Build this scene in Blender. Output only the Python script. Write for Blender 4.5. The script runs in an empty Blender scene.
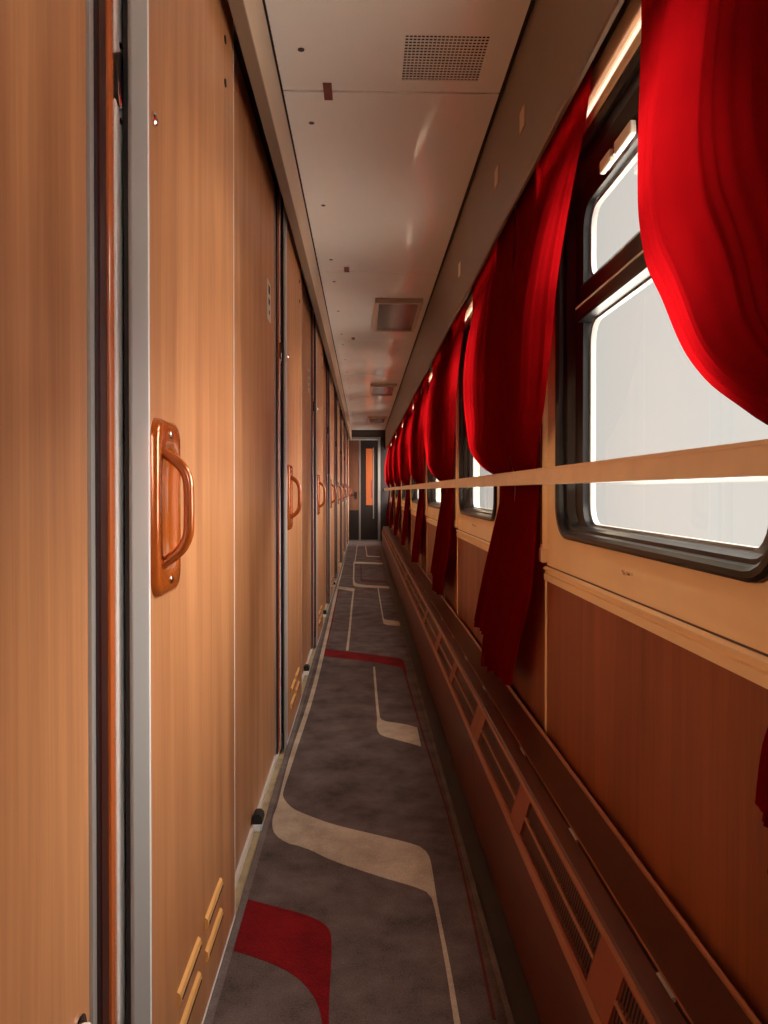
import bpy, bmesh, math, random
from mathutils import Vector, Matrix
random.seed(7)
SC = bpy.context.scene
COL = SC.collection

# ------------------------------------------------------------------ camera
F = 769.0                       # focal length in pixels of the 768x1024 frame
VPX, VPY = 364.0, 491.0         # vanishing point of the corridor
cam_d = bpy.data.cameras.new('camera')
cam_d.sensor_fit = 'HORIZONTAL'; cam_d.sensor_width = 36.0
cam_d.lens = F / 768.0 * 36.0
cam_d.clip_start = 0.02; cam_d.clip_end = 300
cam = bpy.data.objects.new('camera', cam_d); COL.objects.link(cam)
CY = 499.0                      # principal point row (slightly cropped frame -> lens shift)
pitch = math.atan((CY - VPY) / F); cam_d.shift_y = (CY - 512) / 768.0; yaw = math.atan((384 - VPX) / F)
cam.location = (0, 0, 1.0)
cam.rotation_euler = (math.pi / 2 - pitch, 0, -yaw)
SC.camera = cam

# ------------------------------------------------------------------ world, sun, exposure
SKY = 0.81
w = bpy.data.worlds.new('overcast_sky'); SC.world = w; w.use_nodes = True
bg = w.node_tree.nodes['Background']
bg.inputs['Color'].default_value = (1.0, 0.95, 0.865, 1)
bg.inputs['Strength'].default_value = SKY
sun_d = bpy.data.lights.new('sun', 'SUN')
sun_d.energy = 36.0; sun_d.angle = math.radians(110); sun_d.color = (1.0, 0.93, 0.84)
sun = bpy.data.objects.new('sun', sun_d); COL.objects.link(sun)
sun_from = Vector((1.0, -0.42, 1.25)).normalized()
sun.rotation_euler = sun_from.to_track_quat('Z', 'Y').to_euler()
sun.location = (6, -2, 4)
vs = SC.view_settings
vs.view_transform = 'Standard'; vs.look = 'None'; vs.gamma = 1.0
vs.use_curve_mapping = False
vs.exposure = 0.0
SC.cycles.diffuse_bounces = 8; SC.cycles.max_bounces = 14; SC.cycles.transparent_max_bounces = 16

# ------------------------------------------------------------------ measures
PITCH = 1.914        # one compartment
LX = -0.30           # face of the sliding doors
RX = -0.33           # recessed panels
WX = 0.48            # window wall
CZ = 2.21            # ceiling
Y0, Y1 = -4.0, 15.25 # corridor ends

# ------------------------------------------------------------------ materials
def newmat(name):
    m = bpy.data.materials.new(name); m.use_nodes = True
    nt = m.node_tree; b = nt.nodes['Principled BSDF']
    return m, nt, b
def plain(name, col, rough=0.5, metal=0.0, spec=0.5, bump=0.0, bscale=200.0, coat=0.0, mottle=0.0, mscale=6.0):
    m, nt, b = newmat(name)
    b.inputs['Base Color'].default_value = (*col, 1)
    b.inputs['Roughness'].default_value = rough
    b.inputs['Metallic'].default_value = metal
    b.inputs['Specular IOR Level'].default_value = spec
    if coat: b.inputs['Coat Weight'].default_value = coat; b.inputs['Coat Roughness'].default_value = 0.15
    tc = nt.nodes.new('ShaderNodeTexCoord')
    if mottle:
        n = nt.nodes.new('ShaderNodeTexNoise'); n.inputs['Scale'].default_value = mscale; n.inputs['Detail'].default_value = 6
        nt.links.new(tc.outputs['Object'], n.inputs['Vector'])
        r = nt.nodes.new('ShaderNodeMapRange'); r.inputs['From Min'].default_value = .3; r.inputs['From Max'].default_value = .7
        r.inputs['To Min'].default_value = 1 - mottle; r.inputs['To Max'].default_value = 1 + mottle
        nt.links.new(n.outputs['Fac'], r.inputs['Value'])
        mx = nt.nodes.new('ShaderNodeMix'); mx.data_type = 'RGBA'; mx.blend_type = 'MULTIPLY'; mx.inputs['Factor'].default_value = 1
        mx.inputs['A'].default_value = (*col, 1)
        nt.links.new(r.outputs['Result'], mx.inputs['B']); nt.links.new(mx.outputs['Result'], b.inputs['Base Color'])
    if bump:
        n = nt.nodes.new('ShaderNodeTexNoise'); n.inputs['Scale'].default_value = bscale; n.inputs['Detail'].default_value = 4
        nt.links.new(tc.outputs['Object'], n.inputs['Vector'])
        bp = nt.nodes.new('ShaderNodeBump'); bp.inputs['Strength'].default_value = bump; bp.inputs['Distance'].default_value = .002
        nt.links.new(n.outputs['Fac'], bp.inputs['Height']); nt.links.new(bp.outputs['Normal'], b.inputs['Normal'])
    return m
def wood(name, c0, c1, rough=0.38, streak=0.4):
    m, nt, b = newmat(name)
    tc = nt.nodes.new('ShaderNodeTexCoord'); mp = nt.nodes.new('ShaderNodeMapping')
    mp.inputs['Scale'].default_value = (14, 14, 1.1)
    oi = nt.nodes.new('ShaderNodeObjectInfo'); vm = nt.nodes.new('ShaderNodeVectorMath'); vm.operation = 'ADD'
    cb = nt.nodes.new('ShaderNodeCombineXYZ'); ml = nt.nodes.new('ShaderNodeMath'); ml.operation = 'MULTIPLY'; ml.inputs[1].default_value = 37
    nt.links.new(oi.outputs['Random'], ml.inputs[0])
    for k in ('X', 'Y', 'Z'): nt.links.new(ml.outputs[0], cb.inputs[k])
    nt.links.new(tc.outputs['Object'], vm.inputs[0]); nt.links.new(cb.outputs[0], vm.inputs[1])
    nt.links.new(vm.outputs[0], mp.inputs['Vector'])
    n = nt.nodes.new('ShaderNodeTexNoise'); n.inputs['Scale'].default_value = 1.0; n.inputs['Detail'].default_value = 5; n.inputs['Distortion'].default_value = .6
    nt.links.new(mp.outputs[0], n.inputs['Vector'])
    mp2 = nt.nodes.new('ShaderNodeMapping'); mp2.inputs['Scale'].default_value = (160, 160, 3)
    nt.links.new(vm.outputs[0], mp2.inputs['Vector'])
    n2 = nt.nodes.new('ShaderNodeTexNoise'); n2.inputs['Scale'].default_value = 1.0; n2.inputs['Detail'].default_value = 3
    nt.links.new(mp2.outputs[0], n2.inputs['Vector'])
    ad = nt.nodes.new('ShaderNodeMath'); ad.operation = 'MULTIPLY_ADD'; ad.inputs[1].default_value = streak
    nt.links.new(n2.outputs['Fac'], ad.inputs[0]); nt.links.new(n.outputs['Fac'], ad.inputs[2])
    cr = nt.nodes.new('ShaderNodeValToRGB'); e = cr.color_ramp.elements
    e[0].position = .40 ; e[0].color = (*c0, 1); e[1].position = .95; e[1].color = (*c1, 1)
    nt.links.new(ad.outputs[0], cr.inputs['Fac']); nt.links.new(cr.outputs['Color'], b.inputs['Base Color'])
    b.inputs['Roughness'].default_value = rough
    return m
def carpet_mat(name, c0, c1):
    m, nt, b = newmat(name)
    tc = nt.nodes.new('ShaderNodeTexCoord')
    n = nt.nodes.new('ShaderNodeTexNoise'); n.inputs['Scale'].default_value = 7; n.inputs['Detail'].default_value = 7; n.inputs['Roughness'].default_value = .65
    nt.links.new(tc.outputs['Object'], n.inputs['Vector'])
    n2 = nt.nodes.new('ShaderNodeTexNoise'); n2.inputs['Scale'].default_value = 260; n2.inputs['Detail'].default_value = 2
    nt.links.new(tc.outputs['Object'], n2.inputs['Vector'])
    ad = nt.nodes.new('ShaderNodeMath'); ad.operation = 'MULTIPLY_ADD'; ad.inputs[1].default_value = .5
    nt.links.new(n2.outputs['Fac'], ad.inputs[0]); nt.links.new(n.outputs['Fac'], ad.inputs[2])
    cr = nt.nodes.new('ShaderNodeValToRGB'); e = cr.color_ramp.elements
    e[0].position = .52; e[0].color = (*c0, 1); e[1].position = .95; e[1].color = (*c1, 1)
    nt.links.new(ad.outputs[0], cr.inputs['Fac']); nt.links.new(cr.outputs['Color'], b.inputs['Base Color'])
    b.inputs['Roughness'].default_value = .95; b.inputs['Specular IOR Level'].default_value = .15
    bp = nt.nodes.new('ShaderNodeBump'); bp.inputs['Strength'].default_value = .5; bp.inputs['Distance'].default_value = .003
    nt.links.new(n2.outputs['Fac'], bp.inputs['Height']); nt.links.new(bp.outputs['Normal'], b.inputs['Normal'])
    return m
def fabric(name, col, tcol, tr=.5):
    m, nt, b = newmat(name)
    out = nt.nodes['Material Output']; nt.nodes.remove(b)
    d = nt.nodes.new('ShaderNodeBsdfDiffuse'); t = nt.nodes.new('ShaderNodeBsdfTranslucent'); mx = nt.nodes.new('ShaderNodeMixShader')
    d.inputs['Color'].default_value = (*col, 1); t.inputs['Color'].default_value = (*tcol, 1); mx.inputs[0].default_value = tr
    tc = nt.nodes.new('ShaderNodeTexCoord'); n = nt.nodes.new('ShaderNodeTexNoise'); n.inputs['Scale'].default_value = 350
    nt.links.new(tc.outputs['Object'], n.inputs['Vector'])
    bp = nt.nodes.new('ShaderNodeBump'); bp.inputs['Strength'].default_value = .3; bp.inputs['Distance'].default_value = .001
    nt.links.new(n.outputs['Fac'], bp.inputs['Height']); nt.links.new(bp.outputs['Normal'], d.inputs['Normal'])
    nt.links.new(d.outputs[0], mx.inputs[1]); nt.links.new(t.outputs[0], mx.inputs[2]); nt.links.new(mx.outputs[0], out.inputs[0])
    return m
def glass(name, tint=(.97, .97, .97)):
    m, nt, b = newmat(name)
    out = nt.nodes['Material Output']; nt.nodes.remove(b)
    t = nt.nodes.new('ShaderNodeBsdfTransparent'); t.inputs['Color'].default_value = (*tint, 1)
    g = nt.nodes.new('ShaderNodeBsdfGlossy'); g.inputs['Roughness'].default_value = .02
    lw = nt.nodes.new('ShaderNodeLayerWeight'); lw.inputs['Blend'].default_value = .5
    pw = nt.nodes.new('ShaderNodeMath'); pw.operation = 'POWER'; pw.inputs[1].default_value = 5
    fr = nt.nodes.new('ShaderNodeMath'); fr.operation = 'MULTIPLY_ADD'; fr.inputs[1].default_value = .85; fr.inputs[2].default_value = .05
    nt.links.new(lw.outputs['Facing'], pw.inputs[0]); nt.links.new(pw.outputs[0], fr.inputs[0])
    mx = nt.nodes.new('ShaderNodeMixShader')
    nt.links.new(fr.outputs[0], mx.inputs[0]); nt.links.new(t.outputs[0], mx.inputs[1]); nt.links.new(g.outputs[0], mx.inputs[2])
    nt.links.new(mx.outputs[0], out.inputs[0])
    return m
def ceiling_mat():
    m, nt, b = newmat('ceiling_enamel')
    b.inputs['Base Color'].default_value = (.94, .93, .89, 1); b.inputs['Roughness'].default_value = .40; b.inputs['Metallic'].default_value = .15
    b.inputs['Coat Weight'].default_value = .8; b.inputs['Coat Roughness'].default_value = .09
    b.inputs['Specular IOR Level'].default_value = .6
    tc = nt.nodes.new('ShaderNodeTexCoord'); mp = nt.nodes.new('ShaderNodeMapping'); mp.inputs['Scale'].default_value = (3.0, 1.3, 1)
    nt.links.new(tc.outputs['Object'], mp.inputs['Vector'])
    n = nt.nodes.new('ShaderNodeTexNoise'); n.inputs['Scale'].default_value = 1.5; n.inputs['Detail'].default_value = 1
    nt.links.new(mp.outputs[0], n.inputs['Vector'])
    bp = nt.nodes.new('ShaderNodeBump'); bp.inputs['Strength'].default_value = .5; bp.inputs['Distance'].default_value = .02
    nt.links.new(n.outputs['Fac'], bp.inputs['Height']); nt.links.new(bp.outputs['Normal'], b.inputs['Normal']); nt.links.new(bp.outputs['Normal'], b.inputs['Coat Normal'])
    return m

M = {}
M['wood'] = wood('beech_laminate', (.32, .122, .047), (.58, .265, .110))
M['wood_panel'] = wood('panel_laminate', (.37, .145, .056), (.67, .312, .132))
M['wood_red'] = wood('lower_wall_laminate', (.18, .047, .016), (.36, .104, .037), rough=.45)
M['backing'] = plain('dark_backing', (.02, .012, .01), .8)
M['dark_strip'] = plain('dark_red_lacquer', (.035, .006, .005), .3, coat=.4)
M['red_lip'] = plain('orange_lacquer', (.55, .13, .03), .22, coat=.5)
M['alu'] = plain('brushed_aluminium', (.86, .85, .82), .4, 0.0, bump=.1, bscale=90)
M['alu_dull'] = plain('dull_aluminium', (.42, .41, .39), .38, .3)
M['alu_dimmed'] = plain('dimmed_aluminium', (.15, .135, .125), .5, .2)  # far-end aluminium, the dim light there put into its colour
M['chrome'] = plain('chrome', (.8, .78, .76), .15, 1)
M['black_metal'] = plain('black_metal', (.015, .013, .012), .3)
M['rubber'] = plain('black_rubber', (.005, .0045, .0045), .30, spec=.35)
M['rubber_matte'] = plain('matte_black_rubber', (.015, .013, .012), .6)
M['copper'] = plain('copper_lacquer', (.55, .125, .018), .18, .35, coat=.8)
M['vent'] = plain('pale_orange_plastic', (.78, .40, .13), .35)
M['cream'] = plain('cream_plastic', (.96, .76, .46), .38, mottle=.06, mscale=4)
M['cream_light'] = plain('cream_enamel', (.92, .78, .55), .35)
M['rail'] = plain('cream_rail_enamel', (.95, .82, .60), .3, mottle=.08, mscale=9)
M['ceiling'] = ceiling_mat()
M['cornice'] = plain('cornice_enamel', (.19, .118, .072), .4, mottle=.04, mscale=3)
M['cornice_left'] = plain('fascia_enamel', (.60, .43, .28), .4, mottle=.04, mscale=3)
M['carpet'] = carpet_mat('grey_brown_carpet', (.052, .039, .036), (.172, .130, .117))
M['carpet_cream'] = carpet_mat('cream_carpet', (.32, .245, .18), (.58, .47, .355))
M['carpet_red'] = carpet_mat('red_carpet', (.11, .003, .005), (.23, .008, .010))
M['carpet_brown'] = carpet_mat('brown_carpet', (.075, .016, .014), (.15, .04, .035))
M['binding'] = carpet_mat('carpet_binding', (.11, .085, .08), (.22, .18, .165))
M['reflector'] = plain('pale_reflector', (.90, .88, .84), .9, mottle=.05, mscale=2)
M['vinyl'] = plain('dark_vinyl', (.035, .028, .024), .55, mottle=.2, mscale=12)
M['sill'] = plain('pale_sill', (.72, .66, .60), .35)
M['sill_yellow'] = plain('worn_yellow_threshold', (.42, .33, .19), .5, mottle=.25, mscale=20)
M['heater'] = plain('heater_red_brown', (.13, .027, .012), .42, mottle=.06)
M['heater_face'] = plain('heater_orange_brown', (.26, .056, .020), .4, mottle=.05)
M['heater_top'] = plain('heater_ledge_brown', (.085, .021, .011), .38, mottle=.1)
M['heater_edge'] = plain('heater_edge_tan', (.34, .12, .048), .35)
M['slat'] = plain('grille_slat', (.09, .018, .010), .45)
M['curtain'] = fabric('red_curtain_cloth', (.21, .002, .003), (.33, .003, .005), .42)
M['blind'] = fabric('white_blind_cloth', (.8, .74, .7), (.85, .72, .68), .6)
M['glass'] = glass('window_glass')
M['bead'] = plain('grey_glazing_bead', (.22, .21, .20), .4)
M['white'] = plain('white_paper', (.75, .66, .55), .5)
M['print'] = plain('dark_print', (.06, .03, .025), .6)
M['sticker_red'] = plain('dark_red_tape', (.16, .035, .022), .5)
M['lamp'] = plain('lamp_diffuser', (.13, .10, .08), .2)
M['lamp_frame'] = plain('lamp_frame_enamel', (.46, .36, .27), .35)
M['end_wood_dimmed'] = wood('dimmed_end_laminate', (.075, .026, .011), (.12, .045, .018), rough=.6)  # wood colour darkened to carry the dimness of the corridor end
M['end_dark'] = plain('end_door_dark', (.012, .008, .007), .6, spec=.2)
m, nt, b = newmat('orange_lit_window'); b.inputs['Base Color'].default_value = (.26, .055, .008, 1)
b.inputs['Emission Color'].default_value = (.9, .27, .03, 1); b.inputs['Emission Strength'].default_value = .05; M['orange'] = m

# ------------------------------------------------------------------ helpers
def link(o, parent=None):
    COL.objects.link(o)
    if parent is not None: o.parent = parent
    return o
def tag(o, label=None, cat=None, group=None, kind=None):
    if label: o['label'] = label
    if cat: o['category'] = cat
    if group: o['group'] = group
    if kind: o['kind'] = kind
    return o
def empty(name, loc=(0, 0, 0), label=None, cat=None, group=None, kind=None):
    o = bpy.data.objects.new(name, None); o.empty_display_size = .05; o.location = loc
    link(o); return tag(o, label, cat, group, kind)
def box(bm, x0, x1, y0, y1, z0, z1, bev=0.0, seg=1):
    vs_ = [bm.verts.new((x, y, z)) for x in (x0, x1) for y in (y0, y1) for z in (z0, z1)]
    fs = [bm.faces.new([vs_[i] for i in q]) for q in ((0, 1, 3, 2), (4, 6, 7, 5), (0, 4, 5, 1), (2, 3, 7, 6), (0, 2, 6, 4), (1, 5, 7, 3))]
    if bev:
        es = list({e for f in fs for e in f.edges})
        bmesh.ops.bevel(bm, geom=es, offset=bev, segments=seg, affect='EDGES', profile=.5)
def prism_y(bm, poly, y0, y1):
    a = [bm.verts.new((x, y0, z)) for x, z in poly]; c = [bm.verts.new((x, y1, z)) for x, z in poly]
    n = len(poly)
    for i in range(n): bm.faces.new((a[i], a[(i + 1) % n], c[(i + 1) % n], c[i]))
    bm.faces.new(a[::-1]); bm.faces.new(c)
def prism_z(bm, poly, z0, z1):
    a = [bm.verts.new((x, y, z0)) for x, y in poly]; c = [bm.verts.new((x, y, z1)) for x, y in poly]
    n = len(poly)
    for i in range(n): bm.faces.new((a[i], a[(i + 1) % n], c[(i + 1) % n], c[i]))
    bm.faces.new(a[::-1]); bm.faces.new(c)
def prism_x(bm, poly, x0, x1):
    a = [bm.verts.new((x0, y, z)) for y, z in poly]; c = [bm.verts.new((x1, y, z)) for y, z in poly]
    n = len(poly)
    for i in range(n): bm.faces.new((a[i], a[(i + 1) % n], c[(i + 1) % n], c[i]))
    bm.faces.new(a[::-1]); bm.faces.new(c)
def tube(bm, pts, r, n=10, sy=1.0):
    pts = [Vector(p) for p in pts]; rings = []
    for i, p in enumerate(pts):
        t = (pts[min(i + 1, len(pts) - 1)] - pts[max(i - 1, 0)]).normalized()
        u = t.cross(Vector((0, 1, 0)))
        if u.length < 1e-3: u = t.cross(Vector((1, 0, 0)))
        u.normalize(); v = t.cross(u).normalized()
        rings.append([bm.verts.new(p + r * (math.cos(2 * math.pi * k / n) * u + sy * math.sin(2 * math.pi * k / n) * v)) for k in range(n)])
    for a, c in zip(rings, rings[1:]):
        for k in range(n): bm.faces.new((a[k], a[(k + 1) % n], c[(k + 1) % n], c[k]))
    bm.faces.new(rings[0][::-1]); bm.faces.new(rings[-1])
def disc(bm, c, r, h, axis='x', n=12, dome=0.0):
    c = Vector(c); ax = {'x': Vector((1, 0, 0)), 'y': Vector((0, 1, 0)), 'z': Vector((0, 0, 1))}[axis]
    u = Vector((0, 1, 0)) if axis != 'y' else Vector((1, 0, 0)); v = ax.cross(u)
    rs = [(r, 0), (r, h * .6), (r * .7, h)] 
    rings = [[bm.verts.new(c + ax * hh + rr * (math.cos(2 * math.pi * k / n) * u + math.sin(2 * math.pi * k / n) * v)) for k in range(n)] for rr, hh in rs]
    for a, d in zip(rings, rings[1:]):
        for k in range(n): bm.faces.new((a[k], a[(k + 1) % n], d[(k + 1) % n], d[k]))
    bm.faces.new(rings[0][::-1]); bm.faces.new(rings[-1])
def rrect(y0, y1, z0, z1, r, n=6):
    out = []
    for cy, cz, a0 in ((y1 - r, z1 - r, 0), (y0 + r, z1 - r, 90), (y0 + r, z0 + r, 180), (y1 - r, z0 + r, 270)):
        for k in range(n + 1):
            a = math.radians(a0 + 90 * k / n); out.append((cy + r * math.cos(a), cz + r * math.sin(a)))
    return out
def loft_x(bm, loops, close_start=False, close_end=False):
    """loops: list of (x, [(y,z)...]) of equal length, bridged in order"""
    rings = [[bm.verts.new((x, y, z)) for y, z in lp] for x, lp in loops]
    n = len(rings[0])
    for a, c in zip(rings, rings[1:]):
        for k in range(n): bm.faces.new((a[k], a[(k + 1) % n], c[(k + 1) % n], c[k]))
    if close_start: bm.faces.new(rings[0][::-1])
    if close_end: bm.faces.new(rings[-1])
def done(name, bm, mat, parent=None, smooth=False, angle=35):
    bmesh.ops.recalc_face_normals(bm, faces=bm.faces)
    me = bpy.data.meshes.new(name)
    if smooth:
        for f in bm.faces: f.smooth = True
        for e in bm.edges:
            if len(e.link_faces) == 2 and e.calc_face_angle(0) > math.radians(angle): e.smooth = False
    bm.to_mesh(me); bm.free()
    me.materials.append(M[mat])
    return link(bpy.data.objects.new(name, me), parent)
def one(name, mat, parent, fn, *a, smooth=False, **k):
    bm = bmesh.new(); fn(bm, *a, **k); return done(name, bm, mat, parent, smooth)
def copy_tree(o, parent=None):
    c = o.copy(); link(c, parent)
    for ch in list(o.children):
        copy_tree(ch, c)
    return c

# ------------------------------------------------------------------ floor and carpet
fl = one('floor', 'vinyl', None, box, -.46, .60, Y0, Y1 + .6, -.05, 0.0)
tag(fl, 'dark vinyl floor showing as a narrow strip beside the heater covers', 'floor', kind='structure')
RUN_L, RUN_R = -.283, .268
cp = one('carpet_runner', 'carpet', None, box, RUN_L, RUN_R, Y0 + .02, Y1 - .06, 0.0, .008)
tag(cp, 'long grey-brown corridor carpet with curving cream and red bands', 'carpet')
one('edge_binding', 'binding', cp, box, RUN_L - .016, RUN_L, Y0 + .02, Y1 - .06, 0.0, .010)
one('edge_binding', 'binding', cp, box, RUN_R, RUN_R + .012, Y0 + .02, Y1 - .06, 0.0, .010)
def ground(px, py, z=0.0):
    """photo pixel -> point on the floor plane"""
    d = cam.rotation_euler.to_matrix() @ Vector(((px - 384) / F, -(py - CY) / F, -1))
    t = (z - 1.0) / d.z
    return (d.x * t, d.y * t)
def catmull(pts, n=6):
    out = []
    for i in range(len(pts) - 1):
        p0 = pts[max(i - 1, 0)]; p1 = pts[i]; p2 = pts[i + 1]; p3 = pts[min(i + 2, len(pts) - 1)]
        for k in range(n):
            t = k / n
            out.append(tuple(.5 * (2 * b_ + (c_ - a_) * t + (2 * a_ - 5 * b_ + 4 * c_ - d_) * t * t + (3 * b_ - a_ - 3 * c_ + d_) * t ** 3) for a_, b_, c_, d_ in zip(p0, p1, p2, p3)))
    out.append(tuple(pts[-1])); return out
def band(mat, side_a, side_b, lift=.0012, name='carpet_band'):
    """a woven band between two edge curves (world floor coordinates)"""
    a = side_a; c = side_b
    def resample(p, n):
        L = [0]
        for i in range(1, len(p)): L.append(L[-1] + math.dist(p[i], p[i - 1]))
        o = []
        for k in range(n):
            s = L[-1] * k / (n - 1); i = 0
            while i < len(p) - 2 and L[i + 1] < s: i += 1
            t = 0 if L[i + 1] == L[i] else (s - L[i]) / (L[i + 1] - L[i])
            o.append(tuple(u + (v - u) * t for u, v in zip(p[i], p[i + 1])))
        return o
    n = 220; a = resample(a, n); c = resample(c, n)
    bm = bmesh.new(); z = .008
    clampx = lambda x: max(RUN_L + .001, min(RUN_R - .001, x))
    A = [bm.verts.new((clampx(x), y, z + lift)) for x, y in a]; C = [bm.verts.new((clampx(x), y, z + lift)) for x, y in c]
    for i in range(n - 1): bm.faces.new((A[i], A[i + 1], C[i + 1], C[i]))
    r = bmesh.ops.extrude_face_region(bm, geom=list(bm.faces))
    bmesh.ops.translate(bm, verts=[v for v in r['geom'] if isinstance(v, bmesh.types.BMVert)], vec=(0, 0, -lift))
    o = done(name, bm, mat, cp); return o
def pxband(mat, A, B, **k):
    return band(mat, catmull([ground(*p) for p in A]), catmull([ground(*p) for p in B]), **k)
def z8(l): return [(200 + x / 2.56, 680 + y / 2.56) for x, y in l]
def z6(l): return [(330 + x / 7.68, 540 + y / 7.68) for x, y in l]
# big cream sweep in front, its thin tail running up the left edge
pxband('carpet_cream',
       z8([(347, -232), (338, -190), (292, 5), (232, 195), (200, 320), (186, 362), (190, 398), (222, 424), (270, 438), (340, 470), (450, 508), (555, 540), (585, 556), (600, 590), (628, 740), (652, 900)]),
       z8([(353, -232), (345, -190), (302, 5), (244, 195), (216, 282), (214, 308), (238, 336), (280, 355), (345, 378), (450, 404), (545, 428), (578, 446), (592, 480), (608, 580), (640, 740), (668, 900)]))
# red sweep at the front left
pxband('carpet_red',
       z8([(118, 569), (190, 588), (262, 608), (312, 630), (333, 655), (337, 690), (335, 760), (331, 830), (330, 900)]),
       z8([(82, 702), (140, 720), (205, 746), (255, 778), (285, 812), (300, 840), (308, 865), (312, 890), (313, 910)]), lift=.0010)
# cream sweep on the right, second
pxband('carpet_cream',
       z8([(443, -30), (448, 40), (453, 100), (453, 128), (464, 146), (500, 157), (540, 168), (566, 176)]),
       z8([(448, -30), (454, 40), (459, 88), (463, 104), (478, 111), (508, 116), (535, 121), (556, 127)]))
# red sweep across the carpet with its thin tail down the right edge and up the left
pxband('carpet_red',
       z6([(62, 400), (36, 510), (14, 620), (-25, 790), (-50, 860), (-52, 895), (-20, 905), (100, 921), (250, 938), (400, 962), (520, 985), (560, 1010), (572, 1050)]),
       z6([(68, 400), (44, 510), (24, 620), (-16, 790), (-30, 835), (-15, 848), (30, 855), (120, 865), (280, 885), (430, 905), (530, 920), (568, 945), (590, 1045)]), lift=.0011)
pxband('carpet_brown', z6([(572, 1050), (594, 1130), (703, 1500), (945, 2300), (1246, 3717)]), z6([(586, 1045), (606, 1115), (715, 1490), (960, 2300), (1276, 3717)]))
# thin cream lines and corners farther on
pxband('carpet_cream', z6([(175, 395), (160, 520), (145, 680), (122, 860)]), z6([(187, 395), (174, 520), (160, 680), (142, 860)]))
pxband('carpet_cream', z6([(40, 372), (80, 384), (130, 394), (186, 402)]), z6([(52, 360), (90, 366), (140, 372), (190, 380)]))
pxband('carpet_cream', z6([(365, 370), (378, 460), (394, 560), (404, 620), (412, 648), (440, 660), (480, 665), (545, 668)]), z6([(373, 370), (387, 460), (404, 560), (412, 606), (420, 618), (445, 624), (480, 627), (532, 632)]))
pxband('carpet_cream', z6([(180, 175), (178, 240), (176, 310), (178, 345), (195, 362), (260, 370), (360, 375), (458, 378)]), z6([(188, 175), (188, 240), (186, 300), (190, 325), (205, 340), (260, 350), (360, 358), (452, 362)]))
pxband('carpet_cream', z6([(185, 185), (260, 188), (330, 190), (408, 192)]), z6([(185, 172), (260, 174), (330, 177), (404, 180)]))
pxband('carpet_brown', z6([(232, 195), (234, 240), (234, 300), (240, 322), (300, 328), (380, 333), (440, 335)]), z6([(240, 195), (243, 240), (246, 296), (256, 308), (310, 312), (380, 318), (434, 322)]))
pxband('carpet_cream', z6([(270, 50), (274, 80), (278, 110), (284, 132), (320, 134), (384, 136)]), z6([(276, 50), (281, 80), (286, 108), (292, 124), (330, 127), (380, 129)]))
pxband('carpet_cream', z6([(50, 372), (80, 260), (108, 150), (135, 50)]), z6([(62, 372), (90, 260), (115, 150), (141, 50)]))
pxband('carpet_cream', z6([(188, 170), (196, 120), (204, 60), (208, 45)]), z6([(194, 170), (202, 120), (209, 60), (213, 45)]))

gp = one('bounce_slab', 'reflector', None, box, .66, 6.6, -25, 45, -.45, -.25)  # unseen slab added outside to bounce daylight up onto the ceiling
tag(gp, 'unseen pale platform lying outside below the windows', 'reflector', kind='structure')

# ------------------------------------------------------------------ left wall: recessed panels, posts, sliding doors
wl = one('wall_left', 'backing', None, box, -.46, -.375, Y0, Y1, 0, CZ + .05)
tag(wl, 'corridor wall of compartments, faced with tall brown wood panels', 'wall', kind='structure')
NB = 8
JAMB = 0.942          # start of the post of the first door (y)
for k in range(-2, NB):
    j = JAMB + PITCH * k
    # fixed panel reaching from behind the previous door to this post
    bm = bmesh.new(); box(bm, RX - .03, RX, -.30, 1.006, 0, 2.15, bev=.0012)
    p = done('panel', bm, 'wood_panel', wl); p.location = (0, j - 1.02, .022)
    if j > Y1 - .1: break
    s = one('panel_sill', 'sill', wl, box, RX, RX + .009, 0, PITCH, 0, .022); s.location = (0, j - PITCH + .09, 0)
    s = one('threshold', 'sill_yellow', wl, box, RX + .009, LX, 0, PITCH, 0, .004); s.location = (0, j - PITCH + .09, 0)
def build_post():
    t = empty('trim_1')
    one('dark_edge', 'dark_strip', t, box, RX - .03, RX + .010, 0, .028, .02, 2.15, bev=.002)
    one('shadow_strip', 'alu_dull', t, box, RX - .03, RX + .004, -.014, 0, .02, 2.15)
    one('lacquered_lip', 'red_lip', t, box, RX - .03, RX + .0135, .028, .049, .02, 2.15, bev=.004, seg=2, smooth=True)
    one('aluminium_profile', 'alu', t, box, RX - .03, RX + .0145, .050, .086, .02, 2.15, bev=.0015)
    one('slot_groove', 'alu_dull', t, box, RX - .03, RX + .0135, .086, .090, .02, 2.15)
    one('closing_gap', 'rubber_matte', t, box, RX - .03, RX + .004, .090, .15, .02, 2.15)
    bm = bmesh.new(); prism_x(bm, rrect(.046, .076, 1.495, 1.562, .0145, 5), RX + .010, RX + .0185)
    lt = done('latch_plate', bm, 'black_metal', t, True)
    one('latch_rim', 'chrome', lt, tube, [(RX + .019, .047 + .0 + .012 * (1 - math.sin(a)), 1.525 + .034 * math.cos(a)) for a in [math.radians(d) for d in range(100, 181, 8)]], .0016, 6, smooth=True)
    for z in (1.478, 1.575): one('screw', 'chrome', t, disc, (RX + .0145, .066, z), .0045, .002)
    return t
post0 = build_post()
ORD = ['first', 'second', 'third', 'fourth', 'fifth', 'sixth', 'seventh', 'eighth', 'ninth', 'tenth']
for k in range(NB):
    t = post0 if k == 0 else copy_tree(post0)
    t.location = (0, JAMB + PITCH * k, 0); t.name = 'trim_%d' % (k + 1)
    tag(t, 'dark red and aluminium door post, %s from the viewer along the wood wall' % ORD[k], 'door post', 'door posts', 'structure')
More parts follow.
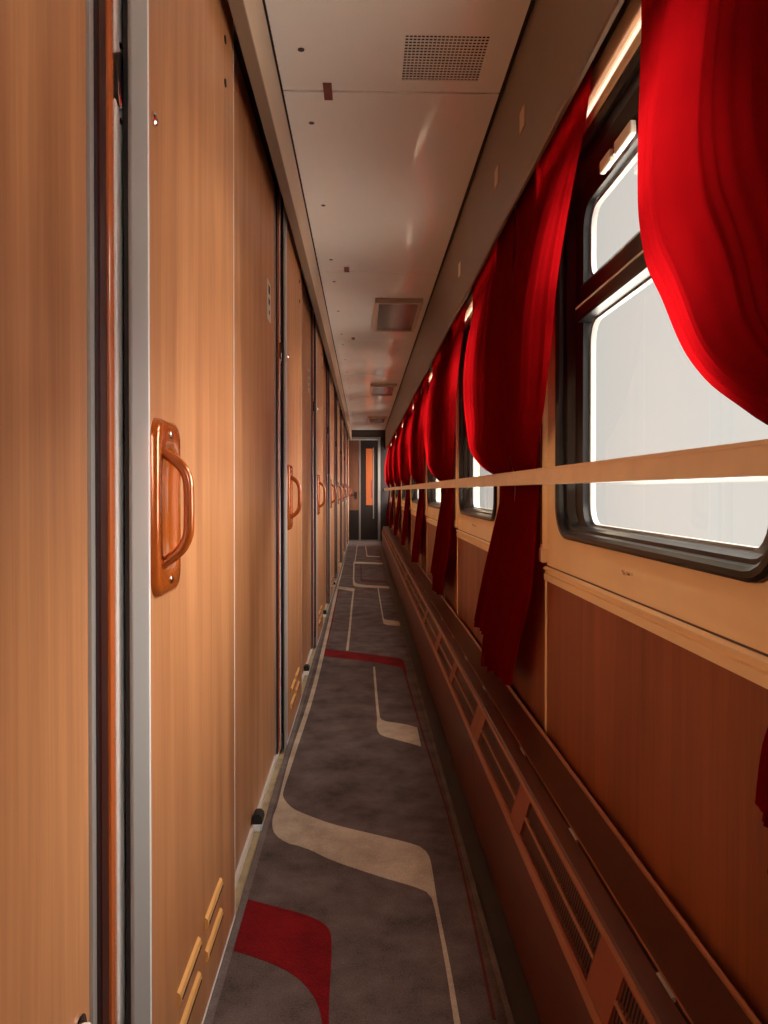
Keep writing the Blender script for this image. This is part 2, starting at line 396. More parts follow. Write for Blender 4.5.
def build_door():
    t = empty('door_1')     # origin: leading lower corner, door face at LX
    one('leaf', 'wood', t, box, LX - .012, LX, .083, .785, .016, 2.15, bev=.001)
    one('edge_profile', 'alu_dull', t, box, LX - .004, LX + .001, .004, .078, .016, 2.15, bev=.0012, smooth=True)
    one('edge_shade', 'rubber_matte', t, box, LX - .0095, LX - .0042, .005, .076, .016, 2.15)  # black strip standing in for the shaded leading side of the door
    one('edge_bead', 'alu', t, box, LX - .012, LX + .0016, .077, .084, .016, 2.15, bev=.001)
    one('trailing_edge', 'alu', t, box, LX - .014, LX + .0005, .785, .789, .016, 2.15)
    one('bottom_edge', 'alu', t, box, LX - .013, LX + .0008, .083, .787, .010, .0165)
    # handle: pressed plate with a hollow, bar and two screws
    y0, y1, z0, z1 = .090, .228, .846, 1.106
    X = LX
    L = [(X, rrect(y0, y1, z0, z1, .030)), (X + .008, rrect(y0 + .002, y1 - .002, z0 + .002, z1 - .002, .029)), (X + .011, rrect(y0 + .008, y1 - .008, z0 + .008, z1 - .008, .026)),
         (X + .011, rrect(y0 + .022, y1 - .020, z0 + .042, z1 - .042, .036)), (X + .007, rrect(y0 + .028, y1 - .025, z0 + .048, z1 - .048, .034)),
         (X + .0025, rrect(y0 + .040, y1 - .036, z0 + .062, z1 - .062, .026)), (X + .001, rrect(y0 + .055, y1 - .05, z0 + .085, z1 - .085, .010))]
    bm = bmesh.new(); loft_x(bm, L, close_end=True); pl = done('handle_plate', bm, 'copper', t, True, 60)
    yb = .119
    pts = catmull([(X + .008, yb, 1.058), (X + .020, yb, 1.050), (X + .036, yb, 1.036), (X + .045, yb, 1.018), (X + .047, yb, .995), (X + .047, yb, .955), (X + .045, yb, .934), (X + .036, yb, .916), (X + .020, yb, .902), (X + .008, yb, .894)], 5)
    bm = bmesh.new(); tube(bm, pts, .0078, 12); done('handle_bar', bm, 'copper', t, True, 60)
    for z in (z1 - .022, z0 + .022): one('screw', 'chrome', pl, disc, (X + .0108, (y0 + y1) / 2, z), .0062, .003, smooth=True)
    # louvre hoods
    for (a, c) in ((.234, .390), (.451, .602)):
        for z in (.182, .119):
            bm = bmesh.new()
            prism_y(bm, [(X, z + .014), (X + .005, z + .010), (X + .007, z), (X + .004, z - .010), (X, z - .011)], a, c)
            lv = done('louvre_hood', bm, 'vent', t)
            one('louvre_slot', 'backing', lv, box, X + .0062, X + .0078, a + .008, c - .004, z - .003, z + .001)
    for (y, z) in ((.681, 1.975), (.681, 1.882)): one('screw', 'black_metal', t, disc, (X, y, z), .009, .003)
    one('chrome_plug', 'chrome', t, disc, (X, .109, 1.529), .010, .006, smooth=True)
    return t
door0 = build_door()
for k in range(NB):
    t = door0 if k == 0 else copy_tree(door0)
    t.location = (0, .999 + PITCH * k, 0); t.name = 'door_%d' % (k + 1)
    tag(t, 'brown wood sliding compartment door with copper grab handle, %s from the viewer' % ORD[k], 'door', 'sliding compartment doors', 'structure')
# door stops, number cards, knob on the nearest panel
def build_stop():
    t = empty('door_stop')
    one('base', 'alu', t, box, -.014, .012, -.026, .026, 0, .022, bev=.003)
    bm = bmesh.new()
    prism_y(bm, [(-.014, .022), (.013, .022), (.016, .030), (.014, .042), (.006, .050), (-.008, .050), (-.014, .044)], -.022, .024)
    done('rubber_buffer', bm, 'rubber_matte', t)
    return t
st0 = build_stop()
for k in range(4):
    t = st0 if k == 0 else copy_tree(st0)
    t.location = (-.312, 2.267 + PITCH * k, .004)
    tag(t, 'small black rubber door stop on the threshold, %s from the viewer' % ORD[k], 'door stop', 'door stops along the threshold')
def build_card():
    t = empty('number_card')
    one('card', 'white', t, box, 0, .002, 0, .085, 0, .135)
    for z, h, y0_, y1_ in ((.092, .028, .018, .062), (.055, .02, .02, .06), (.022, .014, .03, .055)):
        one('printed_mark', 'print', t, box, .002, .0023, y0_, y1_, z, z + h)
    return t
cd0 = build_card()
for k in range(3):
    t = cd0 if k == 0 else copy_tree(cd0)
    t.location = (RX, 2.640 + PITCH * k, 1.590)
    tag(t, 'white card with small dark print on the panel beside the %s door post' % ORD[k + 1], 'sign', 'white cards on the wood panels')
kn = empty('wall_knob', (RX, .885, .372), 'round chrome knob low on the nearest wood panel', 'knob')
one('rose', 'chrome', kn, disc, (0, 0, 0), .024, .006, 'x', 20, smooth=True)
one('button', 'alu', kn, disc, (.006, 0, 0), .015, .010, 'x', 20, smooth=True)

# ------------------------------------------------------------------ ceiling
cl = one('ceiling', 'backing', None, box, -.46, .60, Y0, Y1 + .6, CZ + .02, CZ + .07)
tag(cl, 'glossy beige corridor ceiling made of long enamelled panels', 'ceiling', kind='structure')
SEAM = 2.345
for k in range(-3, 7):
    a = SEAM + PITCH * k; c = min(a + PITCH, Y1)
    if a > Y1 - .1: break
    bm = bmesh.new()
    if k == -1:   # panel with the perforated field: cut out for it
        hx0, hx1, hy0, hy1 = .107, .340, 2.048 - a, 2.280 - a
        for r in ((-.244, hx0, .005, PITCH - .005), (hx1, .412, .005, PITCH - .005), (hx0, hx1, .005, hy0), (hx0, hx1, hy1, PITCH - .005)):
            box(bm, r[0], r[1], r[2], r[3], CZ, CZ + .006)
        bmesh.ops.remove_doubles(bm, verts=bm.verts, dist=1e-5)
    else:
        box(bm, -.244, .412, .005, c - a - .003, CZ, CZ + .006)
    p = done('ceiling_panel', bm, 'ceiling', cl); p.location = (0, a, 0)
    for y in (.2, .93, PITCH - .22):
        if a + y < Y1: 
            s = one('screw', 'black_metal', p, disc, (-.172, y, CZ - .002), .009, .003, 'z')
# perforated vent field: plate with real square holes
def holes():
    bm = bmesh.new(); nx, ny = 21, 16; x0, x1, y0, y1 = .107, .340, 2.048, 2.280
    fx = []
    for (lo, hi, n) in ((x0, x1, nx), (y0, y1, ny)):
        m_ = .003; st = (hi - lo - 2 * m_) / n; L = [lo]
        for i in range(n): L += [lo + m_ + st * (i + .15), lo + m_ + st * (i + .85)]
        fx.append(L + [hi])
    V = [[bm.verts.new((x, y, CZ)) for y in fx[1]] for x in fx[0]]
    for i in range(len(fx[0]) - 1):
        for j in range(len(fx[1]) - 1):
            if i % 2 == 1 and j % 2 == 1: continue
            bm.faces.new((V[i][j], V[i + 1][j], V[i + 1][j + 1], V[i][j + 1]))
    r = bmesh.ops.extrude_face_region(bm, geom=list(bm.faces))
    bmesh.ops.translate(bm, verts=[v for v in r['geom'] if isinstance(v, bmesh.types.BMVert)], vec=(0, 0, .002))
    return bm
pv = done('perforated_vent', holes(), 'ceiling', None)
tag(pv, 'square field of small vent holes in the near ceiling panel', 'vent')
# tape marks
for i, (x, y, L) in enumerate(((-.109, 2.345, .10), (-.095, 4.22, .09), (-.085, 6.12, .09))):
    t = one('tape_mark', 'sticker_red', None, box, -.013, .013, -L / 2, L / 2, -.0015, 0)
    t.location = (x, y, CZ)
    tag(t, 'small dark red tape mark across the %s visible ceiling seam' % ORD[i], 'tape', 'tape marks on the ceiling')
# lamps
def build_lamp():
    t = empty('ceiling_lamp')
    bm = bmesh.new(); x0, x1, y0, y1 = -.15, .15, -.44, .44
    for r in ((x0, x1, y0, y0 + .03), (x0, x1, y1 - .03, y1), (x0, x0 + .022, y0 + .03, y1 - .03), (x1 - .022, x1, y0 + .03, y1 - .03)):
        box(bm, r[0], r[1], r[2], r[3], -.030, 0)
    done('frame', bm, 'lamp_frame', t)
    bm = bmesh.new(); box(bm, x0 + .022, x1 - .022, y0 + .03, y1 - .03, -.020, -.002); done('diffuser', bm, 'lamp', t)
    return t
lp0 = build_lamp()
for k, y in enumerate((5.275, 9.12, 12.95)):
    t = lp0 if k == 0 else copy_tree(lp0); t.location = (.222, y, CZ)
    tag(t, 'unlit rectangular ceiling lamp with beige frame, %s from the viewer' % ORD[k], 'lamp', 'unlit ceiling lamps')
# left fascia
tl = empty('trim_20'); tag(tl, 'beige fascia running above the sliding doors along the ceiling', 'trim', kind='structure')
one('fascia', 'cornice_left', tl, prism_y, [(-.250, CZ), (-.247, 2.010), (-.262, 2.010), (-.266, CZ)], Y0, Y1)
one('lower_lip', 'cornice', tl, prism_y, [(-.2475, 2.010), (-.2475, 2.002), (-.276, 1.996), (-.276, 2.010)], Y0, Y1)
one('shadow_gap', 'backing', tl, box, -.262, -.244, Y0, Y1, CZ - .002, CZ + .02)
one('door_track', 'backing', tl, box, -.375, -.266, Y0, Y1, 2.13, CZ + .02)
# right cornice
tr = empty('trim_21'); tag(tr, 'brown upright cornice panel between ceiling and curtain tops', 'trim', kind='structure')
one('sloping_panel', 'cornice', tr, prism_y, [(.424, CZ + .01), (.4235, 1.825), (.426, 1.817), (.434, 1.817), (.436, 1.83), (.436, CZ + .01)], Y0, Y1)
one('shadow_gap', 'backing', tr, box, .412, .424, Y0, Y1, CZ + .004, CZ + .02)
for i, (y, d) in enumerate(((2.05, .99), (2.45, 1.0), (3.40, .98))):
    x = .4237
    t = one('cornice_plate', 'cream_light' if i == 2 else 'cornice_left', None, box, -.003, 0, -.03, .03, -.028, .028); t.location = (x, y, 1 + d)
    tag(t, ['faint brown plate on the brown cornice nearest the viewer', 'second faint brown plate on the brown cornice', 'small cream plate on the brown cornice by the second curtain pair'][i], 'plate')

# ------------------------------------------------------------------ right wall, windows
wr = empty('wall_right'); tag(wr, 'window wall with cream surrounds above and red-brown wood panels below', 'wall', kind='structure')
WIN = [1.3675 + PITCH * k for k in range(-2, 7)]
HW, Z0, Z1 = .5175, .886, 1.765        # half width and height of the window opening
SH = .6385                             # half width of the cream surround
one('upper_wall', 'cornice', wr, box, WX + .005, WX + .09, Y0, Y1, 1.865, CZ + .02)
one('lower_core', 'backing', wr, box, WX + .012, WX + .09, Y0, Y1, 0, .79)
ends = []
for i, c in enumerate(WIN):
    # cream surround with a rounded opening
    bm = bmesh.new()
    n = 6
    inner = rrect(-HW, HW, Z0, Z1, .085, n)
    outer = []
    for (y, z) in inner:
        if y > 0: oy = SH
        else: oy = -SH
        outer.append([y, z])
    oy0, oy1, oz0, oz1 = -SH, SH, .795, 1.775
    def proj(y, z):
        # push a point of the inner loop out to the outer rectangle
        cy, cz = 0, (Z0 + Z1) / 2
        dy, dz = y - cy, z - cz
        s = min((oy1 if dy > 0 else -oy0) / abs(dy) if dy else 1e9, ((oz1 - cz) if dz > 0 else (cz - oz0)) / abs(dz) if dz else 1e9)
        return (cy + dy * s, cz + dz * s)
    out = [proj(y, z) for y, z in inner]
    # snap to corners: nearest of the corner arc
    for q, (sy, sz) in enumerate(((oy1, oz1), (oy0, oz1), (oy0, oz0), (oy1, oz0))):
        k = q * (n + 1) + n // 2
        out[k] = (sy, sz)
    loft_x(bm, [(WX + .004, out), (WX, out), (WX, inner), (WX + .022, rrect(-HW + .006, HW - .006, Z0 + .006, Z1 - .006, .08, n)), (WX + .09, rrect(-HW + .006, HW - .006, Z0 + .006, Z1 - .006, .08, n))])
    p = done('window_surround', bm, 'cream', wr, True, 30); p.location = (0, c, 0)
    # pillar panel beyond this window
    e = one('pillar_panel', 'wood_red', wr, box, WX + .002, WX + .09, SH, PITCH - SH, .79, 1.865); e.location = (0, c, 0)
    if i == 0: one('pillar_panel', 'wood_red', wr, box, WX + .002, WX + .09, Y0 - c, -SH, .79, 1.865).location = (0, c, 0)
    # lower wood panels with a light cover strip at each seam
    e = one('lower_panel', 'wood_red', wr, box, WX, WX + .012, -SH + .003, SH - .003, .30, .768); e.location = (0, c, 0)
    e = one('lower_panel', 'wood_red', wr, box, WX + .002, WX + .012, SH + .003, PITCH - SH - .003, .30, .79); e.location = (0, c, 0)
    for y in (-SH, SH):
        e = one('cover_strip', 'cream', wr, box, WX - .004, WX + .012, y - .006, y + .006, .30, .79, bev=.002); e.location = (0, c, 0)
    # sill moulding under the surround
    bm = bmesh.new(); prism_y(bm, [(WX + .01, .803), (WX - .004, .803), (WX - .010, .799), (WX - .010, .795), (WX - .004, .792), (WX - .004, .786), (WX - .008, .784), (WX - .008, .768), (WX + .01, .764)], -SH, SH)
    e = done('sill_moulding', bm, 'cream', wr); e.location = (0, c, 0)
    one('shadow_groove', 'dark_strip', e, box, WX - .0012, WX + .002, -SH, SH, .803, .806)
for i, c in enumerate(WIN):
    num = i - 1 if i >= 2 else 8 + i
    t = empty('window_%d' % num, (0, c, 0))
    lab = ('large train window with black rubber frame, %s from the viewer' % ORD[num - 1]) if i >= 2 else ('train window with black frame behind the viewer, %s' % ('farther back' if i == 0 else 'just behind'))
    tag(t, lab, 'window', 'corridor windows', 'structure')
    gy0, gy1, gz0, gz1, gx = -.405, .405, .920, 1.652, .522
    o_ = lambda g, r: rrect(-HW + g, HW - g, Z0 + g, Z1 - g, r)
    bm = bmesh.new()
    loft_x(bm, [(WX + .03, o_(.0, .085)), (WX - .007, o_(.001, .085)), (WX - .011, o_(.006, .083)), (WX - .011, o_(.014, .08)), (WX - .004, o_(.020, .076)),
                (WX + .006, o_(.022, .075)), (WX + .008, rrect(-.470, .470, .914, 1.72, .06)), (WX + .024, rrect(-.455, .455, .918, 1.70, .06)), (gx - .012, rrect(gy0 - .008, gy1 + .008, gz0 - .002, gz1 + .006, .055)),
                (gx + .012, rrect(gy0 - .006, gy1 + .006, gz0, gz1 + .004, .055))])
    done('rubber_frame', bm, 'rubber', t, True, 25)
    # transom between the two lights
    bm = bmesh.new(); prism_y(bm, [(gx - .026, 1.392), (gx - .030, 1.398), (gx - .030, 1.420), (gx - .018, 1.428), (gx - .020, 1.470), (gx - .012, 1.482), (gx + .014, 1.482), (gx + .014, 1.392)], gy0 - .01, gy1 + .01)
    done('transom', bm, 'rubber', t)
    one('transom_highlight', 'alu', t, box, gx - .031, gx - .026, gy0 - .006, gy1 + .006, 1.421, 1.4245)  # pale strip standing in for the highlight along the transom
    # bright inner bead and double panes
    for (a, c2, nm) in ((gz0, 1.392, 'lower_pane'), (1.482, gz1, 'upper_pane')):
        bm = bmesh.new(); rr = .05
        loft_x(bm, [(gx + .002, rrect(gy0 - .004, gy1 + .004, a - .003, c2 + .003, rr)), (gx + .002, rrect(gy0 + .006, gy1 - .006, a + .004, c2 - .004, rr - .004)), (gx + .014, rrect(gy0 + .006, gy1 - .006, a + .004, c2 - .004, rr - .004))])
        done('glazing_bead', bm, 'bead', t, True, 30)
        bm = bmesh.new()
        v = [bm.verts.new((gx + .008, y, z)) for y, z in rrect(gy0, gy1, a, c2, rr)]; bm.faces.new(v)
        done(nm, bm, 'glass', t)
    # latch of the tilting upper light
    bm = bmesh.new(); box(bm, gx - .030, gx - .004, .06, .22, 1.664, 1.672); lt = done('latch', bm, 'chrome', t)
    for y0_, y1_ in ((.038, .130), (.158, .222)):
        one('latch_tab', 'white', lt, box, gx - .034, gx - .022, y0_, y1_, 1.656, 1.682, bev=.002)
    # wing screw under the window
    bm = bmesh.new(); box(bm, WX - .006, WX, -.008, .012, .848, .853); ws = done('hook', bm, 'chrome', t)
    one('hook_pin', 'chrome', ws, tube, [(WX, .002, .850), (WX - .012, .002, .850), (WX - .015, .004, .858)], .002, 6)
# blind guides and blinds
for i, c in enumerate(WIN):
    if i < 2: continue
    num = i - 1
    t = empty('roller_blind', (0, c, 0)); tag(t, 'white roller blind rolled up above the %s window, with cream side guides' % ORD[num - 1], 'blind', 'roller blinds over the windows')
    one('cassette', 'cornice_left', t, box, WX - .010, WX + .004, -SH + .02, SH - .02, 1.825, 1.865, bev=.002)
    one('cloth', 'blind', t, box, WX + .006, WX + .007, -SH + .03, SH - .03, 1.795, 1.826)
    one('bottom_bar', 'cream_light', t, box, WX - .006, WX + .006, -SH + .02, SH - .02, 1.772, 1.796, bev=.003)
    for s in (1, -1):
        y = s * (SH + .006)
        g = one('side_guide', 'cream', t, box, WX - .013, WX + .002, y - .012, y + .016, .838, 1.825, bev=.002)
        one('guide_channel', 'dark_strip', g, box, WX - .0135, WX - .0125, y - .007, y + .008, .86, 1.82)
        one('end_cap', 'cream_light', g, box, WX - .017, WX + .002, y - .016, y + .020, .812, .850, bev=.004)

# ------------------------------------------------------------------ handrail
hr = empty('handrail', (0, 0, 0)); tag(hr, 'long cream handrail running in front of the windows and curtains', 'handrail')
RLX = .402
joints = [Y0 + .01] + [2.300 + PITCH * k for k in range(-2, 7)] + [Y1 - .02]
prof = [(RLX, 1.016), (RLX, 1.046), (RLX + .004, 1.050), (RLX + .020, 1.050), (RLX + .022, 1.046), (RLX + .022, 1.017), (RLX + .020, 1.015), (RLX + .002, 1.015)]
for a, c in zip(joints, joints[1:]):
    r = one('rail_section', 'rail', hr, prism_y, prof, a + .0015, c - .0015)
    one('rail_lip', 'cream_light', r, box, RLX - .0035, RLX + .004, a + .0015, c - .0015, 1.046, 1.0515)
for c in WIN:
    for s in (1, -1):
        y = c + s * (SH + .050)
        b_ = one('bracket', 'cream', hr, prism_z, [(RLX + .020, y - .012), (WX, y - .018), (WX, y + .018), (RLX + .020, y + .012)], 1.020, 1.045)

# ------------------------------------------------------------------ heater covers
ORDC = ORD
TX, TZ = .345, .365          # upper edge of the grille face
BX, BZ = .315, .273          # lower edge
FXX = .327                   # foot
def cover(k, y0, y1, gr):
    t = empty('heater_cover', (0, y0, 0))
    tag(t, 'red-brown heater cover with slotted grilles under the windows, %s from the viewer' % ORDC[k], 'heater cover', 'heater covers along the window wall')
    L = y1 - y0; e = .0015
    nx, nz = (TZ - BZ), -(TX - BX); q = math.hypot(nx, nz); nx, nz = -nx / q, -nz / q     # outward normal (towards corridor, up)
    def P(tt, off=0.0): return (TX + (BX - TX) * tt + nx * off, TZ + (BZ - TZ) * tt + abs(nz) * off)
    def strip(bm, t0, t1, a, c, o0=-.010, o1=0.0): prism_y(bm, [P(t0, o1), P(t1, o1), P(t1, o0), P(t0, o0)], a, c)
    one('front_panel', 'heater', t, prism_y, [(BX, BZ), (FXX, .012), (FXX + .012, .012), (BX + .012, BZ)], e, L - e)
    one('plinth', 'vinyl', t, box, FXX + .006, FXX + .02, e, L - e, 0, .03)
    bm = bmesh.new(); strip(bm, 0, .08, e, L - e); strip(bm, .81, 1, e, L - e)
    prev = e
    for (a, c) in gr + [(y1 - e, None)]:
        a -= y0
        if a > prev: strip(bm, .08, .81, prev, a)
        if c is not None: prev = c - y0
    done('grille_face', bm, 'heater_face', t)
    # raised tan beads along both edges of the face
    one('upper_bead', 'heater_edge', t, prism_y, [P(-.03, .002), P(.035, .002), P(.035, 0), P(-.03, -.002)], e, L - e)
    one('lower_bead', 'heater_edge', t, prism_y, [P(.86, .0016), P(1.0, .0016), P(1.0, 0), P(.86, 0)], e, L - e)
    for (a, c) in gr:
        a -= y0; c -= y0
        g = one('grille', 'heater_edge', t, prism_y, [P(.42, .0012), P(.47, .0012), P(.47, -.008), P(.42, -.008)], a, c)
        bm = bmesh.new(); n = int((c - a) / .0105); st = (c - a) / n
        for (t0, t1) in ((.08, .42), (.47, .81)):
            for i in range(n):
                ya = a + st * (i + .15)
                sk = .004
                p0, p1, p2, p3 = P(t0, -.002), P(t1, -.002), P(t1, -.007), P(t0, -.007)
                A = [bm.verts.new((p[0], ya + s_, p[1])) for p, s_ in ((p0, sk), (p1, 0), (p2, 0), (p3, sk))]
                C = [bm.verts.new((p[0], ya + s_ + st * .5, p[1])) for p, s_ in ((p0, sk), (p1, 0), (p2, 0), (p3, sk))]
                for u in range(4): bm.faces.new((A[u], A[(u + 1) % 4], C[(u + 1) % 4], C[u]))
        s = done('grille_slats', bm, 'slat', g); s['kind'] = 'stuff'
    one('inner_duct', 'backing', t, prism_y, [P(.0, -.03), P(1, -.03), P(1, -.034), P(0, -.034)], e, L - e)
    # top: front roll, slot, ledge, rear rim
    bm = bmesh.new(); prism_y(bm, [(TX, TZ), (TX + .006, TZ + .006), (.381, TZ + .006), (.381, TZ - .006), (TX + .004, TZ - .008)], e, L - e); done('front_roll', bm, 'heater_top', t)
    one('hinge_slot', 'backing', t, box, .381, .386, e, L - e, TZ - .012, TZ - .002)
    bm = bmesh.new(); prism_y(bm, [(.386, TZ + .006), (.458, TZ + .007), (.458, TZ - .006), (.386, TZ - .006)], e, L - e); lg = done('ledge', bm, 'heater_top', t)
    one('ledge_bead', 'heater_edge', lg, box, .3858, .3882, e, L - e, TZ + .0055, TZ + .0078)
    one('rear_rim', 'heater_edge', t, prism_y, [(.458, TZ - .006), (.458, TZ + .012), (.461, TZ + .016), (.465, TZ + .013), (.4685, TZ + .008), (.4685, TZ - .006)], e, L - e)
    for y in (.18, .62, 1.05, 1.5):
        one('hinge', 'alu_dull', lg, tube, [(.3835, y, TZ + .005), (.3835, y + .05, TZ + .005)], .0035, 8)
    return t
J0 = 2.23
covers = [(J0 - 2 * PITCH, J0 - PITCH, [(-1.4, -.9), (-.8, -.3), (-.2, .30)]),
          (J0 - PITCH, J0, [(.43, 1.002), (1.096, 1.573), (1.671, 2.155)]),
          (J0, J0 + PITCH, [(2.303, 2.808), (2.898, 3.38), (3.50, 4.09)])]
for k in range(2, 7):
    a = J0 + PITCH * (k - 1); a1 = min(a + PITCH, Y1 - .05)
    covers.append((a, a1, [(a + .05 + .46 * i, a + .05 + .46 * i + .42) for i in range(4) if a + .05 + .46 * i + .42 < a1]))
for k, (a, c, g) in enumerate(covers):
    t = cover(max(k - 1, 0), a, c, g)
    if k == 0: t['label'] = 'red-brown heater cover with slotted grilles, beside and behind the viewer'

# ------------------------------------------------------------------ curtains
def interp(tab, z):
    """monotone cubic through the table"""
    tab = sorted(tab); n = len(tab)
    if z <= tab[0][0]: return tab[0][1]
    if z >= tab[-1][0]: return tab[-1][1]
    d = [(tab[i + 1][1] - tab[i][1]) / (tab[i + 1][0] - tab[i][0]) for i in range(n - 1)]
    m_ = [d[0]] + [0 if d[i - 1] * d[i] <= 0 else 2 * d[i - 1] * d[i] / (d[i - 1] + d[i]) for i in range(1, n - 1)] + [d[-1]]
    for i in range(n - 1):
        if z <= tab[i + 1][0]:
            h = tab[i + 1][0] - tab[i][0]; t = (z - tab[i][0]) / h
            return ((2 * t ** 3 - 3 * t * t + 1) * tab[i][1] + (t ** 3 - 2 * t * t + t) * h * m_[i] + (3 * t * t - 2 * t ** 3) * tab[i + 1][1] + (t ** 3 - t * t) * h * m_[i + 1])
def curtain_mesh(name, near, far, hem, nf, ph, seed, flare=.0, endflat=.0, outer='far'):
    """near / far: edge tables (z -> y offset); hem: (near z, far z)"""
    rnd = random.Random(seed); NU, NV = 150, 120
    bm = bmesh.new(); G = []
    f1 = [rnd.uniform(-.5, .5) for _ in range(8)]
    for j in range(NV + 1):
        row = []
        for i in range(NU + 1):
            u = i / NU; v = j / NV
            zt = 1.90; zh = hem[0] + (hem[1] - hem[0]) * u + .003 * math.sin(2 * math.pi * nf * u + 1)
            # rows bunch together near the rail
            z = zt + (zh - zt) * v
            yn, yf = interp(near, z), interp(far, z)
            gath = math.exp(-((z - 1.03) / .10) ** 2)           # squeezed behind the rail
            up = max(0.0, min(1.0, (z - 1.05) / .5)); lo = max(0.0, min(1.0, (1.0 - z) / .5))
            a = 2 * math.pi * (nf * u + .55 * math.sin(2 * math.pi * u + f1[1] * 6) + .25 * math.sin(5 * math.pi * u + f1[5] * 6)) + ph + .5 * math.sin(2.2 * z + f1[2])
            w_ = abs(yf - yn)
            edge = 1 - .75 * abs(2 * u - 1) ** 10
            top = max(0, min(1, (z - 1.62) / .2))
            # rounded crests towards the corridor, tight valleys against the wall
            mid = max(0.0, 1 - ((z - 1.40) / .36) ** 2) if z > 1.05 else 0.0
            e_ = u if outer == 'near' else 1 - u                # 0 at the free edge over the window, 1 at the pillar
            env = 1 - .80 * e_ ** 1.3 * up
            sag = .050 * mid * env * (1 - endflat * (1 - e_) ** 6) * (.35 + .65 * min(1, (e_ + .02) / .18))
            deep = (.008 + .016 * mid + .022 * lo) * edge * (1 - .6 * gath)
            var = .70 + .30 * math.sin(3.1 * u * nf + f1[4] * 6)
            crest = abs(math.sin(a / 2)) ** .7
            x = .4585 - sag - deep * var * crest - .002 * math.sin(3 * a + f1[3]) * edge * (1 - gath)
            belly = math.exp(-((z - 1.15) / .07) ** 2)
            x -= .020 * belly * math.sin(math.pi * u)           # swells over the rail
            x -= flare * lo
            x = min(x, .4615)
            if 1.0 < z < 1.065: x = max(x, RLX + .026)
            if z > 1.80: x = max(x, .4385)
            y = yn + (yf - yn) * u + .22 * w_ / nf / 6.28 * math.sin(a) * (1 - gath) * edge
            row.append(bm.verts.new((x, y, z)))
        G.append(row)
    for j in range(NV):
        for i in range(NU): bm.faces.new((G[j][i], G[j][i + 1], G[j + 1][i + 1], G[j + 1][i]))
    for f in bm.faces: f.smooth = True
    me = bpy.data.meshes.new(name); bm.to_mesh(me); bm.free(); me.materials.append(M['curtain']); return me
# half A hangs at the near side of a pillar (over the far edge of the window before it), half B at its far side
A_near = [(1.92, -.825), (1.805, -.765), (1.62, -.675), (1.472, -.60), (1.346, -.55), (1.22, -.464), (1.106, -.338), (1.055, -.308), (1.008, -.315), (.767, -.32), (.578, -.21), (.42, -.12)]
A_far = [(1.92, -.006), (1.5, -.01), (1.2, -.01), (1.05, -.008), (.98, -.005), (.8, .16), (.6, .28), (.43, .36)]
B_near = [(1.92, .006), (1.5, .01), (1.2, .01), (1.05, .008), (.98, .008), (.75, .10), (.45, .28)]
B_far = [(1.92, .92), (1.5, .915), (1.36, .89), (1.252, .85), (1.17, .80), (1.119, .72), (1.085, .58), (1.065, .44), (1.045, .30), (1.02, .26), (.98, .265), (.85, .40), (.7, .58), (.46, .84)]
BN_far = [(1.92, .865), (1.79, .86), (1.58, .855), (1.474, .85), (1.366, .815), (1.287, .747), (1.198, .672), (1.147, .606), (1.103, .518), (1.067, .432), (1.045, .32), (1.02, .26), (.98, .25), (.9, .30), (.709, .458), (.641, .47), (.4, .5)]
meA = curtain_mesh('curtain_cloth', A_near, A_far, (.440, .400), 8, .4, 1, .030, 0, 'near')
meA2 = curtain_mesh('curtain_cloth', A_near, A_far, (.44, .41), 9, 2.0, 5, .030, 0, 'near')
meB = curtain_mesh('curtain_cloth', B_near, B_far, (.47, .47), 8, 1.1, 2, -.001)
meB2 = curtain_mesh('curtain_cloth', B_near, B_far, (.46, .47), 9, 3.0, 8, -.001)
meBN = curtain_mesh('curtain_cloth', B_near, BN_far, (.44, .645), 6, 2.2, 3, -.001, .85)
PC = 2.32
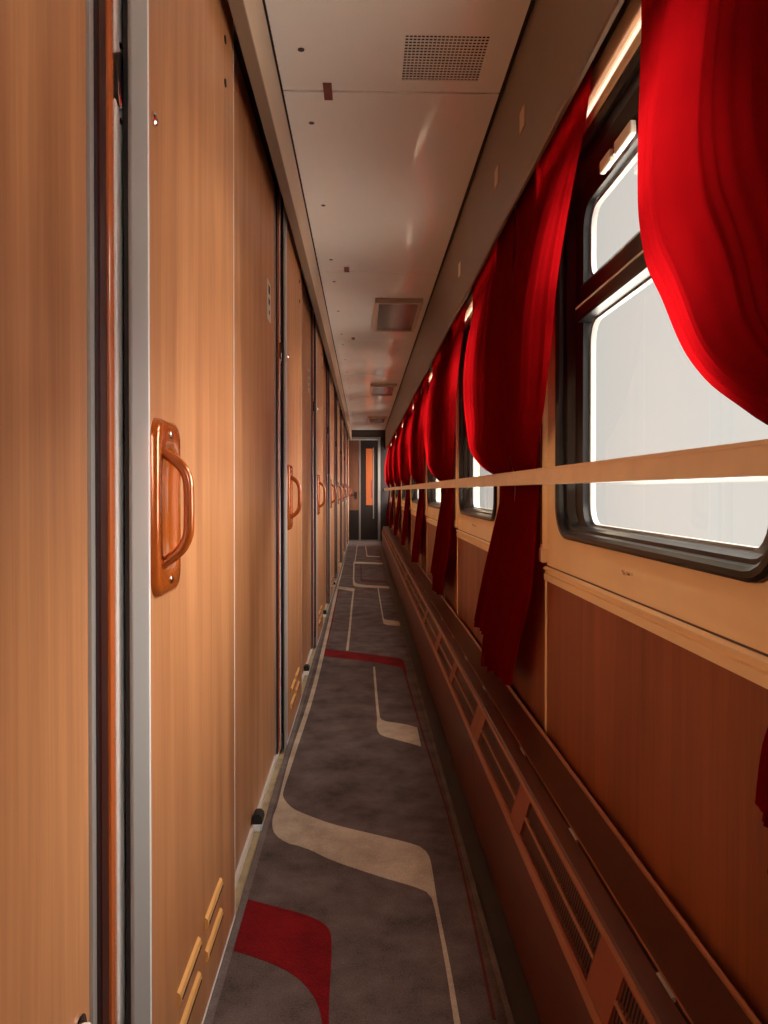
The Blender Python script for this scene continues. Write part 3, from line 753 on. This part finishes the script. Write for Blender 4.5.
for k in range(-1, 7):
    c = PC + PITCH * k
    for h in 'AB':
        if k == -1 and h == 'A': continue
        if c + .9 > Y1: continue
        me = meBN if k == -1 else ({'A': (meA, meA2), 'B': (meB, meB2)}[h][k % 2])
        o = bpy.data.objects.new('curtain', me); link(o); o.location = (0, c, 0)
        if k == -1: lab = 'large bright red curtain at the right edge, swept aside over the nearest window'
        else: lab = 'red curtain at the %s side of the %s window pillar, tucked behind the handrail' % ({'A': 'near', 'B': 'far'}[h], ORD[k])
        tag(o, lab, 'curtain', 'red window curtains')

# ------------------------------------------------------------------ corridor ends
wb = one('wall_behind', 'wood_panel', None, box, -.46, .60, Y0 - .05, Y0, 0, CZ + .05)
tag(wb, 'wood wall closing the corridor behind the viewer', 'wall', kind='structure')
wf = empty('wall_end'); tag(wf, 'narrow end wall of the corridor around the far door', 'wall', kind='structure')
S = .0198
one('header', 'backing', wf, box, -.46, .60, Y1, Y1 + .06, 2.06, CZ + .05)
one('side_panel', 'end_wood_dimmed', wf, box, -.46, -.36, Y1, Y1 + .06, 0, 2.06)
one('side_panel', 'end_dark', wf, box, .325, .60, Y1, Y1 + .06, 0, 2.06)
de = empty('door_9', (0, Y1, 0)); tag(de, 'far end door with brown wood leaf in dimmed colour and orange lit window', 'door', kind='structure')
one('lintel', 'alu_dimmed', de, box, -.36, .33, -.03, .03, 2.015, 2.065)
one('door_jamb', 'alu_dimmed', de, box, -.36, -.30, -.03, .03, 0, 2.02)
one('door_jamb', 'alu_dimmed', de, box, .275, .325, -.03, .03, 0, 2.02)
one('threshold', 'alu_dimmed', de, box, -.36, .33, -.05, .03, 0, .03)
lf = one('leaf', 'end_wood_dimmed', de, box, -.30, -.10, 0, .03, .03, 2.01)
one('kick_plate', 'end_dark', lf, box, -.30, -.10, -.004, 0, .03, .62)
one('door_handle', 'black_metal', lf, tube, [(-.16, -.005, .93), (-.16, -.045, .93), (-.27, -.05, .915)], .011, 8)
one('key_plate', 'black_metal', lf, box, -.185, -.140, -.008, 0, .84, .98)
one('edge_strip', 'alu_dimmed', de, box, -.10, -.065, -.006, .03, .03, 2.01)
one('dark_leaf', 'end_dark', de, box, -.065, .275, .01, .03, .03, 2.01)
pn = one('window_pane', 'orange', de, box, .04, .175, .004, .012, .72, 1.84)
one('red_notice', 'sticker_red', pn, box, .14, .178, -.002, .004, .86, 1.22)
one('window_frame', 'alu_dimmed', de, box, .178, .198, -.004, .03, .45, 1.86)
